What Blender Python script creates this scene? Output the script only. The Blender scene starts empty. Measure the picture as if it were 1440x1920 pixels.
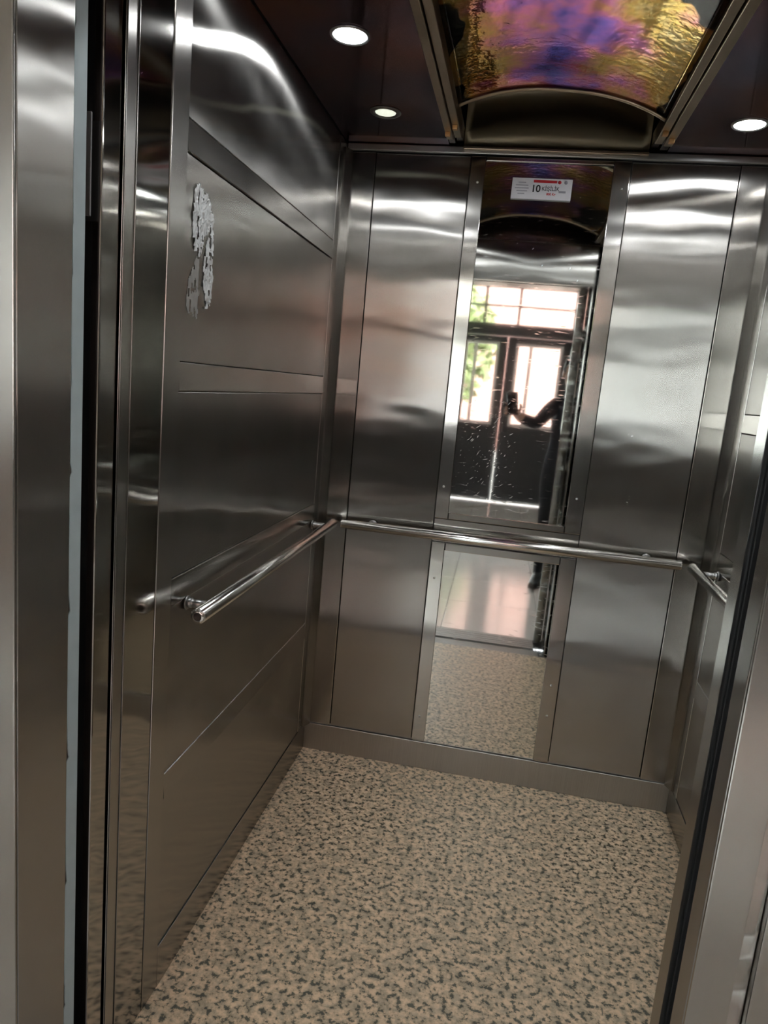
import bpy, bmesh, math, random
from mathutils import Vector, Matrix
random.seed(7)
scene = bpy.context.scene
COL = scene.collection

# ------------------------------------------------------------------ camera
CAM = Vector((0.6535, -2.4828, 1.4091))
RX = Vector((0.97934, 0.18148, 0.08918))      # right
RY = Vector((0.11848, -0.15757, -0.98038))    # down
RZ = Vector((-0.16387, 0.97069, -0.17581))    # forward
cd = bpy.data.cameras.new('camera')
cam = bpy.data.objects.new('camera', cd)
COL.objects.link(cam)
M = Matrix((RX, -RY, -RZ)).transposed().to_4x4()
M.translation = CAM
cam.matrix_world = M
cd.sensor_fit = 'VERTICAL'
cd.sensor_height = 36.0
cd.lens = 1332.05 * 36.0 / 1920.0
cd.clip_start = 0.01
scene.camera = cam

# ------------------------------------------------------------------ world, exposure
w = bpy.data.worlds.new('overcast_sky')
scene.world = w
w.use_nodes = True
wn = w.node_tree.nodes
wn['Background'].inputs[0].default_value = (0.93, 0.97, 1.0, 1)
wn['Background'].inputs[1].default_value = 8.5
vs = scene.view_settings
vs.view_transform = 'Standard'
vs.look = 'None'
vs.gamma = 1.0
vs.use_curve_mapping = False
vs.exposure = 1.3
scene.cycles.use_denoising = True
scene.cycles.max_bounces = 14
scene.cycles.diffuse_bounces = 5
scene.cycles.glossy_bounces = 10
scene.cycles.transparent_max_bounces = 12
scene.cycles.sample_clamp_indirect = 6.0
LED_STRENGTH = 60.0

# ------------------------------------------------------------------ dimensions (metres)
W, ZC = 1.35, 2.19            # cabin width, ceiling height
YF = -1.37                    # inside of the cabin front
ZD = 1.99                     # door header
LY = -1.65                    # landing architrave face
FY = -7.0                     # entrance facade
LX0, LX1, LH = -2.0, 3.4, 3.0  # lobby

# ------------------------------------------------------------------ materials
def mat(name):
    m = bpy.data.materials.new(name)
    m.use_nodes = True
    nt = m.node_tree
    return m, nt.nodes, nt.links, nt.nodes['Principled BSDF']

def plain(name, col, rough=0.6, metal=0.0, spec=0.5, var=0.06, vscale=18.0):
    m, n, l, b = mat(name)
    b.inputs['Roughness'].default_value = rough
    b.inputs['Metallic'].default_value = metal
    b.inputs['Specular IOR Level'].default_value = spec
    g = n.new('ShaderNodeNewGeometry')
    t = n.new('ShaderNodeTexNoise'); t.inputs['Scale'].default_value = vscale; t.inputs['Detail'].default_value = 4
    l.new(g.outputs['Position'], t.inputs['Vector'])
    r = n.new('ShaderNodeMapRange')
    r.inputs['To Min'].default_value = 1 - var; r.inputs['To Max'].default_value = 1 + var
    l.new(t.outputs['Fac'], r.inputs['Value'])
    mx = n.new('ShaderNodeVectorMath'); mx.operation = 'SCALE'
    mx.inputs[0].default_value = col
    l.new(r.outputs['Result'], mx.inputs['Scale'])
    l.new(mx.outputs['Vector'], b.inputs['Base Color'])
    return m

def steel(name, tangent, col=(0.42, 0.405, 0.38), rough=0.22, aniso=0.8, wave=0.0012, wscale=2.2,
          wstretch=(1, 1, 3.0), grain=0.03, seed=0.0):
    """brushed stainless steel, grain upright: reflections smear along the tangent"""
    m = bpy.data.materials.new(name); m.use_nodes = True
    n = m.node_tree.nodes; l = m.node_tree.links
    n.remove(n['Principled BSDF'])
    b = n.new('ShaderNodeBsdfAnisotropic'); b.distribution = 'MULTI_GGX'
    l.new(b.outputs[0], n['Material Output'].inputs['Surface'])
    b.inputs['Anisotropy'].default_value = -aniso
    cx = n.new('ShaderNodeCombineXYZ')
    for i in range(3): cx.inputs[i].default_value = tangent[i]
    l.new(cx.outputs[0], b.inputs['Tangent'])
    g = n.new('ShaderNodeNewGeometry')
    # upright brushing and smudges: fine variation of roughness and tone
    mp = n.new('ShaderNodeMapping'); mp.inputs['Scale'].default_value = (900, 900, 6.0)
    l.new(g.outputs['Position'], mp.inputs['Vector'])
    gr = n.new('ShaderNodeTexNoise'); gr.inputs['Scale'].default_value = 1.0; gr.inputs['Detail'].default_value = 2
    l.new(mp.outputs[0], gr.inputs['Vector'])
    sm = n.new('ShaderNodeTexNoise'); sm.inputs['Scale'].default_value = 5.0; sm.inputs['Detail'].default_value = 6
    l.new(g.outputs['Position'], sm.inputs['Vector'])
    ad = n.new('ShaderNodeMath'); ad.operation = 'ADD'
    l.new(gr.outputs['Fac'], ad.inputs[0]); l.new(sm.outputs['Fac'], ad.inputs[1])
    r1 = n.new('ShaderNodeMapRange'); r1.inputs['From Min'].default_value = 0.3; r1.inputs['From Max'].default_value = 0.7
    r1.inputs['To Min'].default_value = rough * 0.9 if rough < 0.27 else max(0.28, rough * 0.9)
    r1.inputs['To Max'].default_value = min(0.268, rough * 1.15) if rough < 0.27 else rough * 1.15
    l.new(sm.outputs['Fac'], r1.inputs['Value']); l.new(r1.outputs[0], b.inputs['Roughness'])
    r2 = n.new('ShaderNodeMapRange'); r2.inputs['From Min'].default_value = 0.6; r2.inputs['From Max'].default_value = 1.4
    r2.inputs['To Min'].default_value = 1 - grain; r2.inputs['To Max'].default_value = 1 + grain
    l.new(ad.outputs[0], r2.inputs['Value'])
    sc = n.new('ShaderNodeVectorMath'); sc.operation = 'SCALE'; sc.inputs[0].default_value = col
    l.new(r2.outputs[0], sc.inputs['Scale']); l.new(sc.outputs['Vector'], b.inputs['Color'])
    # slight buckling of the thin sheet
    if wave > 0:
        mp2 = n.new('ShaderNodeMapping'); mp2.inputs['Scale'].default_value = wstretch
        mp2.inputs['Location'].default_value = (seed, seed * 1.7, seed * 0.6)
        l.new(g.outputs['Position'], mp2.inputs['Vector'])
        wv = n.new('ShaderNodeTexNoise'); wv.inputs['Scale'].default_value = wscale; wv.inputs['Roughness'].default_value = 0.22; wv.inputs['Lacunarity'].default_value = 2.6; wv.inputs['Detail'].default_value = 1.0
        l.new(mp2.outputs[0], wv.inputs['Vector'])
        bp = n.new('ShaderNodeBump'); bp.inputs['Strength'].default_value = 1.0; bp.inputs['Distance'].default_value = wave
        l.new(wv.outputs['Fac'], bp.inputs['Height']); l.new(bp.outputs[0], b.inputs['Normal'])
    return m

TX, TY = (1, 0, 0), (0, 1, 0)
M_back = steel('steel_back_wall', TX, rough=0.24, aniso=0.82, wave=0.0035, seed=3.1)
M_backs = steel('steel_back_strip', TX, rough=0.15, aniso=0.6, wave=0.002)
M_left = steel('steel_left_wall', TY, rough=0.22, aniso=0.75, wave=0.004, seed=1.3)
M_lefts = steel('steel_left_strip', TY, rough=0.24, aniso=0.5, wave=0.002)
M_band = steel('steel_rail_band', TY, rough=0.13, aniso=0.6, wave=0.001)
M_leftp = steel('steel_left_front_sheet', TY, rough=0.075, aniso=0.5, wave=0.0022, seed=7.7)
M_post = steel('steel_door_post', TX, rough=0.26, aniso=0.5, wave=0)
M_posty = steel('steel_door_post_side', TY, rough=0.26, aniso=0.5, wave=0)
M_skirt = steel('steel_skirting', TX, rough=0.42, aniso=0.3, wave=0.0015, grain=0.14)
M_skirty = steel('steel_skirting_side', TY, rough=0.2, aniso=0.5, wave=0.0015, grain=0.14)
M_arch = steel('steel_architrave', TX, rough=0.25, aniso=0.5, wave=0.0015)
M_reveal = steel('steel_door_reveal', TY, rough=0.26, aniso=0.75, wave=0.004, seed=9.2)
M_chrome = plain('polished_steel_tube', (0.72, 0.71, 0.68), rough=0.16, metal=1.0, var=0.04)
M_bracket = plain('dull_steel_bracket', (0.30, 0.30, 0.295), rough=0.3, metal=1.0)
M_screw = plain('screw_steel', (0.6, 0.6, 0.58), rough=0.3, metal=1.0)
M_black = plain('black_rubber', (0.014, 0.014, 0.015), rough=0.55, spec=0.3)
M_shaft = plain('dark_shaft_paint', (0.06, 0.06, 0.062), rough=0.9)
M_bronze = plain('dark_bronze_sheet', (0.16, 0.125, 0.11), rough=0.22, metal=1.0, var=0.2, vscale=4)
M_cove = plain('olive_bronze_sheet', (0.46, 0.39, 0.27), rough=0.4, metal=1.0, var=0.2, vscale=5)
M_brown = plain('brown_moulding_steel', (0.46, 0.37, 0.27), rough=0.3, metal=1.0, var=0.12)
M_orange = plain('orange_block_metal', (0.85, 0.52, 0.25), rough=0.35, metal=1.0)
M_trim = plain('grey_ceiling_trim', (0.5, 0.5, 0.49), rough=0.3, metal=1.0)
M_white = plain('white_sticker_film', (0.80, 0.80, 0.84), rough=0.35, var=0.03)
M_red = plain('red_print', (0.55, 0.02, 0.03), rough=0.4)
M_ink = plain('black_print', (0.01, 0.01, 0.012), rough=0.4)
M_greyink = plain('grey_print', (0.35, 0.35, 0.40), rough=0.4)
M_grey = plain('grey_door_primer', (0.42, 0.50, 0.52), rough=0.7, var=0.08, vscale=30)
M_rust = plain('rusty_paint_chip', (0.05, 0.035, 0.03), rough=0.8)
M_scuff = plain('pale_scratch', (0.6, 0.6, 0.58), rough=0.5, metal=0.3)
M_alu = plain('aluminium_sill', (0.34, 0.33, 0.32), rough=0.5, metal=1.0)
M_wall = plain('lobby_plaster', (0.60, 0.52, 0.47), rough=0.8)
M_ceil = plain('lobby_ceiling_paint', (0.75, 0.74, 0.70), rough=0.9)
M_latch = plain('grey_latch_steel', (0.16, 0.15, 0.15), rough=0.6)
M_frame = plain('dark_grey_door_paint', (0.045, 0.047, 0.052), rough=0.4)
M_pvc = plain('white_window_frame', (0.8, 0.8, 0.8), rough=0.4)
M_tile = plain('polished_lobby_tile', (0.80, 0.795, 0.78), rough=0.14, spec=0.9, var=0.06, vscale=6)
M_grout = plain('tile_grout', (0.15, 0.14, 0.13), rough=0.9)
M_pink = plain('pink_render', (0.32, 0.17, 0.14), rough=0.9)
M_ground = plain('street_paving', (0.40, 0.38, 0.35), rough=0.9)
M_leaf = plain('shrub_leaves', (0.13, 0.15, 0.05), rough=0.7, var=0.4, vscale=8)
M_bark = plain('shrub_bark', (0.12, 0.08, 0.05), rough=0.9)
M_navy = plain('navy_jacket_cloth', (0.012, 0.014, 0.022), rough=0.85)
M_trous = plain('dark_trouser_cloth', (0.012, 0.013, 0.018), rough=0.9)
M_skin = plain('skin', (0.50, 0.30, 0.22), rough=0.5)
M_hair = plain('dark_hair', (0.015, 0.012, 0.01), rough=0.6)
M_shoe = plain('black_shoe_leather', (0.01, 0.01, 0.012), rough=0.35)
M_phone = plain('dark_phone_glass', (0.01, 0.011, 0.014), rough=0.2)
M_metalph = plain('phone_lens_ring', (0.2, 0.2, 0.22), rough=0.3, metal=1.0)
M_brick = plain('dark_window_glass', (0.05, 0.06, 0.07), rough=0.1)

def emis(name, col, s):
    m, n, l, b = mat(name)
    b.inputs['Base Color'].default_value = (0.8, 0.8, 0.8, 1)
    b.inputs['Emission Color'].default_value = (*col, 1)
    b.inputs['Emission Strength'].default_value = s
    return m
M_led = emis('led_diffuser', (0.93, 0.97, 1.0), LED_STRENGTH)
M_leddim = emis('weak_led_diffuser', (0.95, 1.0, 0.82), 0.36)

def glass():
    m = bpy.data.materials.new('window_glass'); m.use_nodes = True
    n = m.node_tree.nodes; l = m.node_tree.links
    n.remove(n['Principled BSDF'])
    t = n.new('ShaderNodeBsdfTransparent'); t.inputs[0].default_value = (0.93, 0.95, 0.94, 1)
    g = n.new('ShaderNodeBsdfGlossy'); g.inputs['Roughness'].default_value = 0.02
    f = n.new('ShaderNodeFresnel'); f.inputs['IOR'].default_value = 1.45
    x = n.new('ShaderNodeMixShader')
    l.new(f.outputs[0], x.inputs[0]); l.new(t.outputs[0], x.inputs[1]); l.new(g.outputs[0], x.inputs[2])
    l.new(x.outputs[0], n['Material Output'].inputs['Surface'])
    return m
M_glass = glass()

def mirror():
    m, n, l, b = mat('silvered_mirror')
    b.inputs['Metallic'].default_value = 1.0
    g = n.new('ShaderNodeNewGeometry')
    # fine scratches and smears, running up to the right
    mp = n.new('ShaderNodeMapping'); mp.inputs['Rotation'].default_value = (0, math.radians(40), 0)
    mp.inputs['Scale'].default_value = (30, 30, 160)
    l.new(g.outputs['Position'], mp.inputs['Vector'])
    t = n.new('ShaderNodeTexNoise'); t.inputs['Scale'].default_value = 1.0; t.inputs['Detail'].default_value = 4
    l.new(mp.outputs[0], t.inputs['Vector'])
    r = n.new('ShaderNodeMapRange'); r.inputs['From Min'].default_value = 0.60; r.inputs['From Max'].default_value = 0.8
    r.inputs['To Min'].default_value = 0.03; r.inputs['To Max'].default_value = 0.22
    l.new(t.outputs['Fac'], r.inputs['Value']); l.new(r.outputs[0], b.inputs['Roughness'])
    b.inputs['Base Color'].default_value = (0.80, 0.82, 0.80, 1)
    return m
M_mirror = mirror()

def granite():
    m, n, l, b = mat('speckled_granite')
    g = n.new('ShaderNodeNewGeometry')
    def noise(scale, detail, rough=0.6):
        t = n.new('ShaderNodeTexNoise'); t.inputs['Scale'].default_value = scale
        t.inputs['Detail'].default_value = detail; t.inputs['Roughness'].default_value = rough
        l.new(g.outputs['Position'], t.inputs['Vector']); return t
    a = noise(68, 3); c = noise(30, 3); d = noise(6, 2)
    rp = n.new('ShaderNodeValToRGB')
    e = rp.color_ramp.elements
    e[0].position = 0.385; e[0].color = (0.12, 0.118, 0.095, 1)
    e[1].position = 0.455; e[1].color = (0.56, 0.44, 0.305, 1)
    e2 = rp.color_ramp.elements.new(0.415); e2.color = (0.20, 0.175, 0.13, 1)
    e3 = rp.color_ramp.elements.new(0.60); e3.color = (0.78, 0.62, 0.45, 1)
    l.new(a.outputs['Fac'], rp.inputs[0])
    rp2 = n.new('ShaderNodeValToRGB')
    f = rp2.color_ramp.elements
    f[0].position = 0.40; f[0].color = (0.60, 0.60, 0.58, 1)
    f[1].position = 0.56; f[1].color = (1.05, 0.98, 0.92, 1)
    l.new(c.outputs['Fac'], rp2.inputs[0])
    mx = n.new('ShaderNodeMix'); mx.data_type = 'RGBA'; mx.blend_type = 'MULTIPLY'; mx.inputs['Factor'].default_value = 0.8
    l.new(rp.outputs[0], mx.inputs['A']); l.new(rp2.outputs[0], mx.inputs['B'])
    l.new(mx.outputs['Result'], b.inputs['Base Color'])
    b.inputs['Roughness'].default_value = 0.38
    return m
M_granite = granite()

def vault_mat():
    """heat-tinted, iridescent sheet: gold at the sides, pink and violet along the middle, black patches imitating dark reflections"""
    m, n, l, b = mat('iridescent_vault_sheet')
    b.inputs['Metallic'].default_value = 1.0
    g = n.new('ShaderNodeNewGeometry')
    sx = n.new('ShaderNodeSeparateXYZ'); l.new(g.outputs['Position'], sx.inputs[0])
    s1 = n.new('ShaderNodeMath'); s1.operation = 'SUBTRACT'; s1.inputs[1].default_value = 0.66; l.new(sx.outputs['X'], s1.inputs[0])
    ab = n.new('ShaderNodeMath'); ab.operation = 'ABSOLUTE'; l.new(s1.outputs[0], ab.inputs[0])
    d = n.new('ShaderNodeMath'); d.operation = 'MULTIPLY'; d.inputs[1].default_value = 2.5; l.new(ab.outputs[0], d.inputs[0])
    ns = n.new('ShaderNodeTexNoise'); ns.inputs['Scale'].default_value = 7.5; ns.inputs['Detail'].default_value = 3
    l.new(g.outputs['Position'], ns.inputs['Vector'])
    nm = n.new('ShaderNodeMath'); nm.operation = 'MULTIPLY_ADD'; nm.inputs[1].default_value = 1.9; nm.inputs[2].default_value = -0.85
    l.new(ns.outputs['Fac'], nm.inputs[0])
    ad = n.new('ShaderNodeMath'); ad.operation = 'ADD'; l.new(d.outputs[0], ad.inputs[0]); l.new(nm.outputs[0], ad.inputs[1])
    rp = n.new('ShaderNodeValToRGB'); el = rp.color_ramp.elements
    el[0].position = 0.0; el[0].color = (0.25, 0.2, 0.9, 1)
    el[1].position = 1.0; el[1].color = (1.0, 0.74, 0.34, 1)
    for p, c in ((0.16, (0.6, 0.28, 0.95, 1)), (0.34, (1.0, 0.36, 0.7, 1)), (0.52, (1.0, 0.48, 0.30, 1)), (0.75, (1.0, 0.66, 0.16, 1))):
        x = el.new(p); x.color = c
    l.new(ad.outputs[0], rp.inputs[0])
    # black blotches near the side edges: distorted dark reflections painted into the colour
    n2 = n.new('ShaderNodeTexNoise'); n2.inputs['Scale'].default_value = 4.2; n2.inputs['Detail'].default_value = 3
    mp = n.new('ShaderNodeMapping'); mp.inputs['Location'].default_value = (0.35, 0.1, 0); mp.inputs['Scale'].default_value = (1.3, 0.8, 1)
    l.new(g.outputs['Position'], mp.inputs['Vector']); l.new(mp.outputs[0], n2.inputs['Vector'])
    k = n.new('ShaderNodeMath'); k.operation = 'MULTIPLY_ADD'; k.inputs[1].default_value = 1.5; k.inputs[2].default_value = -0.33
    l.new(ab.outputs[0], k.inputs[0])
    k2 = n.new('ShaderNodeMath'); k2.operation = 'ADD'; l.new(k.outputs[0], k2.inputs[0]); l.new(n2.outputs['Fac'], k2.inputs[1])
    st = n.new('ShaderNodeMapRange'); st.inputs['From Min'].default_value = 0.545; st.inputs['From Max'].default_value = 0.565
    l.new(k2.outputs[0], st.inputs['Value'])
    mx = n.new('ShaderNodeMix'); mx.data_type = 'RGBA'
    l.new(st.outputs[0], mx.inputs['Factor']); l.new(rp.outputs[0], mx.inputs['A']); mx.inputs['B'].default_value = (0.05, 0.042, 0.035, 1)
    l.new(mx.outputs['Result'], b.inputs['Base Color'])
    b.inputs['Roughness'].default_value = 0.07
    n3 = n.new('ShaderNodeTexNoise'); n3.inputs['Scale'].default_value = 45; n3.inputs['Detail'].default_value = 2
    l.new(g.outputs['Position'], n3.inputs['Vector'])
    bp = n.new('ShaderNodeBump'); bp.inputs['Strength'].default_value = 1.0; bp.inputs['Distance'].default_value = 0.0006
    l.new(n3.outputs['Fac'], bp.inputs['Height']); l.new(bp.outputs[0], b.inputs['Normal'])
    return m
M_vault = vault_mat()

def tinted_ceiling():
    m, n, l, b = mat('tinted_ceiling_sheet')
    b.inputs['Metallic'].default_value = 1.0
    g = n.new('ShaderNodeNewGeometry')
    ns = n.new('ShaderNodeTexNoise'); ns.inputs['Scale'].default_value = 4.0; ns.inputs['Detail'].default_value = 3
    l.new(g.outputs['Position'], ns.inputs['Vector'])
    rp = n.new('ShaderNodeValToRGB'); el = rp.color_ramp.elements
    el[0].position = 0.32; el[0].color = (0.10, 0.10, 0.17, 1)
    el[1].position = 0.68; el[1].color = (0.28, 0.10, 0.06, 1)
    x = el.new(0.5); x.color = (0.17, 0.10, 0.13, 1)
    l.new(ns.outputs['Fac'], rp.inputs[0]); l.new(rp.outputs[0], b.inputs['Base Color'])
    b.inputs['Roughness'].default_value = 0.09
    return m
M_tint = tinted_ceiling()

# ------------------------------------------------------------------ helpers
def link(o, parent=None):
    COL.objects.link(o)
    if parent is not None: o.parent = parent
    return o

def empty(name, loc=(0, 0, 0), parent=None):
    o = bpy.data.objects.new(name, None); o.location = loc; o.empty_display_size = 0.05
    return link(o, parent)

def tag(o, label=None, cat=None, group=None, kind=None):
    if label: o['label'] = label
    if cat: o['category'] = cat
    if group: o['group'] = group
    if kind: o['kind'] = kind
    return o

def mobj(name, bm, m, parent=None, smooth=False):
    me = bpy.data.meshes.new(name)
    bm.normal_update(); bm.to_mesh(me); bm.free()
    me.materials.append(m)
    if smooth:
        for p in me.polygons: p.use_smooth = True
    o = bpy.data.objects.new(name, me)
    return link(o, parent)

def pmat(parent):
    """parents sit unrotated: only their location matters for children"""
    v = Vector((0, 0, 0)); p = parent
    while p is not None: v += p.location; p = p.parent
    return v

def add_box(bm, x0, x1, y0, y1, z0, z1, off=Vector((0, 0, 0))):
    vs_ = [bm.verts.new(Vector(c) - off) for c in
           ((x0, y0, z0), (x1, y0, z0), (x1, y1, z0), (x0, y1, z0), (x0, y0, z1), (x1, y0, z1), (x1, y1, z1), (x0, y1, z1))]
    for f in ((0, 3, 2, 1), (4, 5, 6, 7), (0, 1, 5, 4), (1, 2, 6, 5), (2, 3, 7, 6), (3, 0, 4, 7)):
        bm.faces.new([vs_[i] for i in f])

def box(name, x0, x1, y0, y1, z0, z1, m, parent=None, bevel=0.0, seg=2):
    bm = bmesh.new()
    add_box(bm, min(x0, x1), max(x0, x1), min(y0, y1), max(y0, y1), min(z0, z1), max(z0, z1), pmat(parent))
    if bevel > 0:
        bmesh.ops.bevel(bm, geom=list(bm.edges), offset=bevel, segments=seg, affect='EDGES', profile=0.5)
    return mobj(name, bm, m, parent)

def tube(name, pts, radius, m, parent=None, n=20, caps=True, smooth=True):
    """tube along a polyline; radius may be a list"""
    off = pmat(parent)
    pts = [Vector(p) - off for p in pts]
    rs = radius if isinstance(radius, (list, tuple)) else [radius] * len(pts)
    bm = bmesh.new(); rings = []
    up = None
    for i, p in enumerate(pts):
        d = (pts[min(i + 1, len(pts) - 1)] - pts[max(i - 1, 0)]).normalized()
        if up is None or abs(d.dot(up)) > 0.99:
            up = Vector((0, 0, 1)) if abs(d.z) < 0.9 else Vector((1, 0, 0))
        a = d.cross(up).normalized(); b = d.cross(a).normalized(); up = -b if False else up
        rings.append([bm.verts.new(p + (a * math.cos(2 * math.pi * k / n) + b * math.sin(2 * math.pi * k / n)) * rs[i]) for k in range(n)])
    for r0, r1 in zip(rings, rings[1:]):
        for k in range(n):
            f = bm.faces.new((r0[k], r0[(k + 1) % n], r1[(k + 1) % n], r1[k])); f.smooth = smooth
    if caps:
        bm.faces.new(rings[0]); bm.faces.new(rings[-1][::-1])
    bmesh.ops.recalc_face_normals(bm, faces=bm.faces)
    return mobj(name, bm, m, parent)

def disc_lathe(name, prof, loc, m, parent=None, n=40, axis='Z'):
    """lathe of (r, h) pairs; h along the axis"""
    off = pmat(parent); bm = bmesh.new(); rings = []
    for r, h in prof:
        ring = []
        for k in range(n):
            a = 2 * math.pi * k / n; c, s = r * math.cos(a), r * math.sin(a)
            v = {'Z': (c, s, h), 'Y': (c, h, s), 'X': (h, c, s)}[axis]
            ring.append(bm.verts.new(Vector(v) + Vector(loc) - off))
        rings.append(ring)
    for r0, r1 in zip(rings, rings[1:]):
        for k in range(n):
            f = bm.faces.new((r0[k], r0[(k + 1) % n], r1[(k + 1) % n], r1[k])); f.smooth = True
    if prof[0][0] > 1e-5: bm.faces.new(rings[0])
    if prof[-1][0] > 1e-5: bm.faces.new(rings[-1][::-1])
    bmesh.ops.remove_doubles(bm, verts=bm.verts, dist=1e-6)
    bmesh.ops.recalc_face_normals(bm, faces=bm.faces)
    return mobj(name, bm, m, parent)

def text_mesh(name, body, size, m, parent, origin, bold_offset=0.0, sx=1.0, depth=0.0002, shear=0.0):
    """lettering on a surface that faces -Y: origin is the left end of the base line"""
    cu = bpy.data.curves.new(name, 'FONT')
    cu.body = body; cu.size = size; cu.extrude = depth; cu.offset = bold_offset; cu.shear = shear
    tmp = bpy.data.objects.new('tmp', cu); COL.objects.link(tmp)
    dg = bpy.context.evaluated_depsgraph_get(); dg.update()
    me = bpy.data.meshes.new_from_object(tmp.evaluated_get(dg))
    bpy.data.objects.remove(tmp)
    off = pmat(parent)
    for v in me.vertices:
        x, y, z = v.co
        v.co = Vector((origin[0] + x * sx, origin[1] - z, origin[2] + y)) - off
    me.materials.clear(); me.materials.append(m)
    o = bpy.data.objects.new(name, me)
    return link(o, parent)

BV = 0.0018
# ------------------------------------------------------------------ cabin floor
floor = box('floor', -0.05, W + 0.05, YF - 0.0, 0.05, -0.06, 0.0, M_granite)
tag(floor, 'beige and grey-green speckled granite cabin floor', 'floor', kind='structure')

# ------------------------------------------------------------------ back wall
XL0, XL1, XR0, XR1 = 0.416, 0.465, 0.869, 0.923
XP0, XP1 = 0.099, 1.246
SK = 0.106
wb = box('wall_back', -0.05, W + 0.05, 0.022, 0.06, 0.0, 2.5, M_shaft)
tag(wb, 'back wall of upright brushed steel panels', 'wall', kind='structure')
g = 0.0012
box('wall_panel', XP0 + g, XL0 - g, 0.0035, 0.02, SK + g, 2.166, M_back, wb, BV)
box('wall_panel', XR1 + g, XP1 - g, 0.0035, 0.02, SK + g, 2.166, M_back, wb, BV)
box('corner_strip', 0.0, XP0 - g, 0.0, 0.02, SK + g, 2.166, M_backs, wb, BV)
box('corner_strip', XP1 + g, W, 0.0, 0.02, SK + g, 2.166, M_backs, wb, BV)
box('crossband', XL0 + g, XR1 - g, 0.002, 0.02, 0.876 + g, 0.961 - g, M_backs, wb, BV)
bb = box('baseboard_back', 0.0, W, -0.005, 0.02, 0.0, SK, M_skirt, None, BV)
tag(bb, 'scuffed steel skirting along the back wall', 'baseboard', kind='structure')

def wall_mirror(z0, z1, inner0, inner1, label, screws):
    t = empty('wall_mirror', (0.667, 0.012, z0))
    bm = bmesh.new()
    add_box(bm, -0.202, 0.202, -0.004, 0.004, inner0 - z0, inner1 - z0)
    o = mobj('mirror_glass', bm, M_mirror, t)
    o.rotation_euler = (0, 0, 0.01); o.location = (0, -0.004, 0)
    sL = box('frame_strip', XL0 + g, XL1, -0.003, 0.018, z0 + g, z1 - g, M_backs, t, BV)
    sR = box('frame_strip', XR0, XR1 - g, -0.003, 0.018, z0 + g, z1 - g, M_backs, t, BV)
    if inner0 > z0 + 0.002: box('frame_rail', XL1 + g, XR0 - g, -0.0025, 0.018, z0 + g, inner0, M_backs, t, BV)
    if inner1 < z1 - 0.002: box('frame_rail', XL1 + g, XR0 - g, -0.0025, 0.018, inner1, z1 - g, M_backs, t, BV)
    for x, z in screws:
        par = sL if x < 0.66 else sR
        s = disc_lathe('screw', [(0.0, -0.0022), (0.003, -0.0018), (0.0042, 0.0)], (x, -0.003, z), M_screw, par, 14, 'Y')
    tag(t, label, 'mirror')
    return t
def scuffs(par, n_, x0, x1, z0, z1, yfun, big=0.010, dirn=0.75):
    """pale scratches in a flat surface facing -Y"""
    bm = bmesh.new(); off = pmat(par)
    for k in range(n_):
        x = random.triangular(x0, x1, (x0 + x1) / 2); z = random.triangular(z0, z1, (z0 + z1) / 2)
        ln = random.uniform(0.15, 1) ** 2 * big; an = dirn + random.gauss(0, 0.25); wd = random.uniform(0.0003, 0.0010)
        d = Vector((math.cos(an), 0, math.sin(an))) * ln; e = Vector((-math.sin(an), 0, math.cos(an))) * wd
        c = Vector((x, yfun(x) - 0.0003, z)) - off
        bm.faces.new([bm.verts.new(c + v) for v in (-d, -d * 0.2 - e, d, d * 0.2 + e)])
    o = mobj('scratches', bm, M_scuff, par); o['kind'] = 'stuff'
MU = wall_mirror(0.961, 2.166, 0.984, 2.152, 'tall upper mirror in steel strips, above the back handrail, with the capacity sticker on it',
            [(0.439, 1.076), (0.895, 1.085), (0.900, 2.083), (0.444, 2.085)])
wall_mirror(SK, 0.876, SK + 0.002, 0.848, 'lower mirror in steel strips, between the back handrail and the skirting',
            [(0.439, 0.743), (0.439, 0.207), (0.896, 0.406), (0.896, 0.289)])

scuffs(MU, 120, 0.475, 0.70, 1.00, 1.42, lambda x: 0.004 + (x - 0.667) * 0.01)
scuffs(MU, 30, 0.48, 0.86, 1.0, 2.1, lambda x: 0.004 + (x - 0.667) * 0.01, 0.006)
scuffs(wb, 5, 1.02, 1.10, 1.28, 1.36, lambda x: 0.0035, 0.006, 0.3)
scuffs(wb, 5, 0.98, 1.08, 1.08, 1.12, lambda x: 0.0035, 0.006, -0.6)
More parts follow.
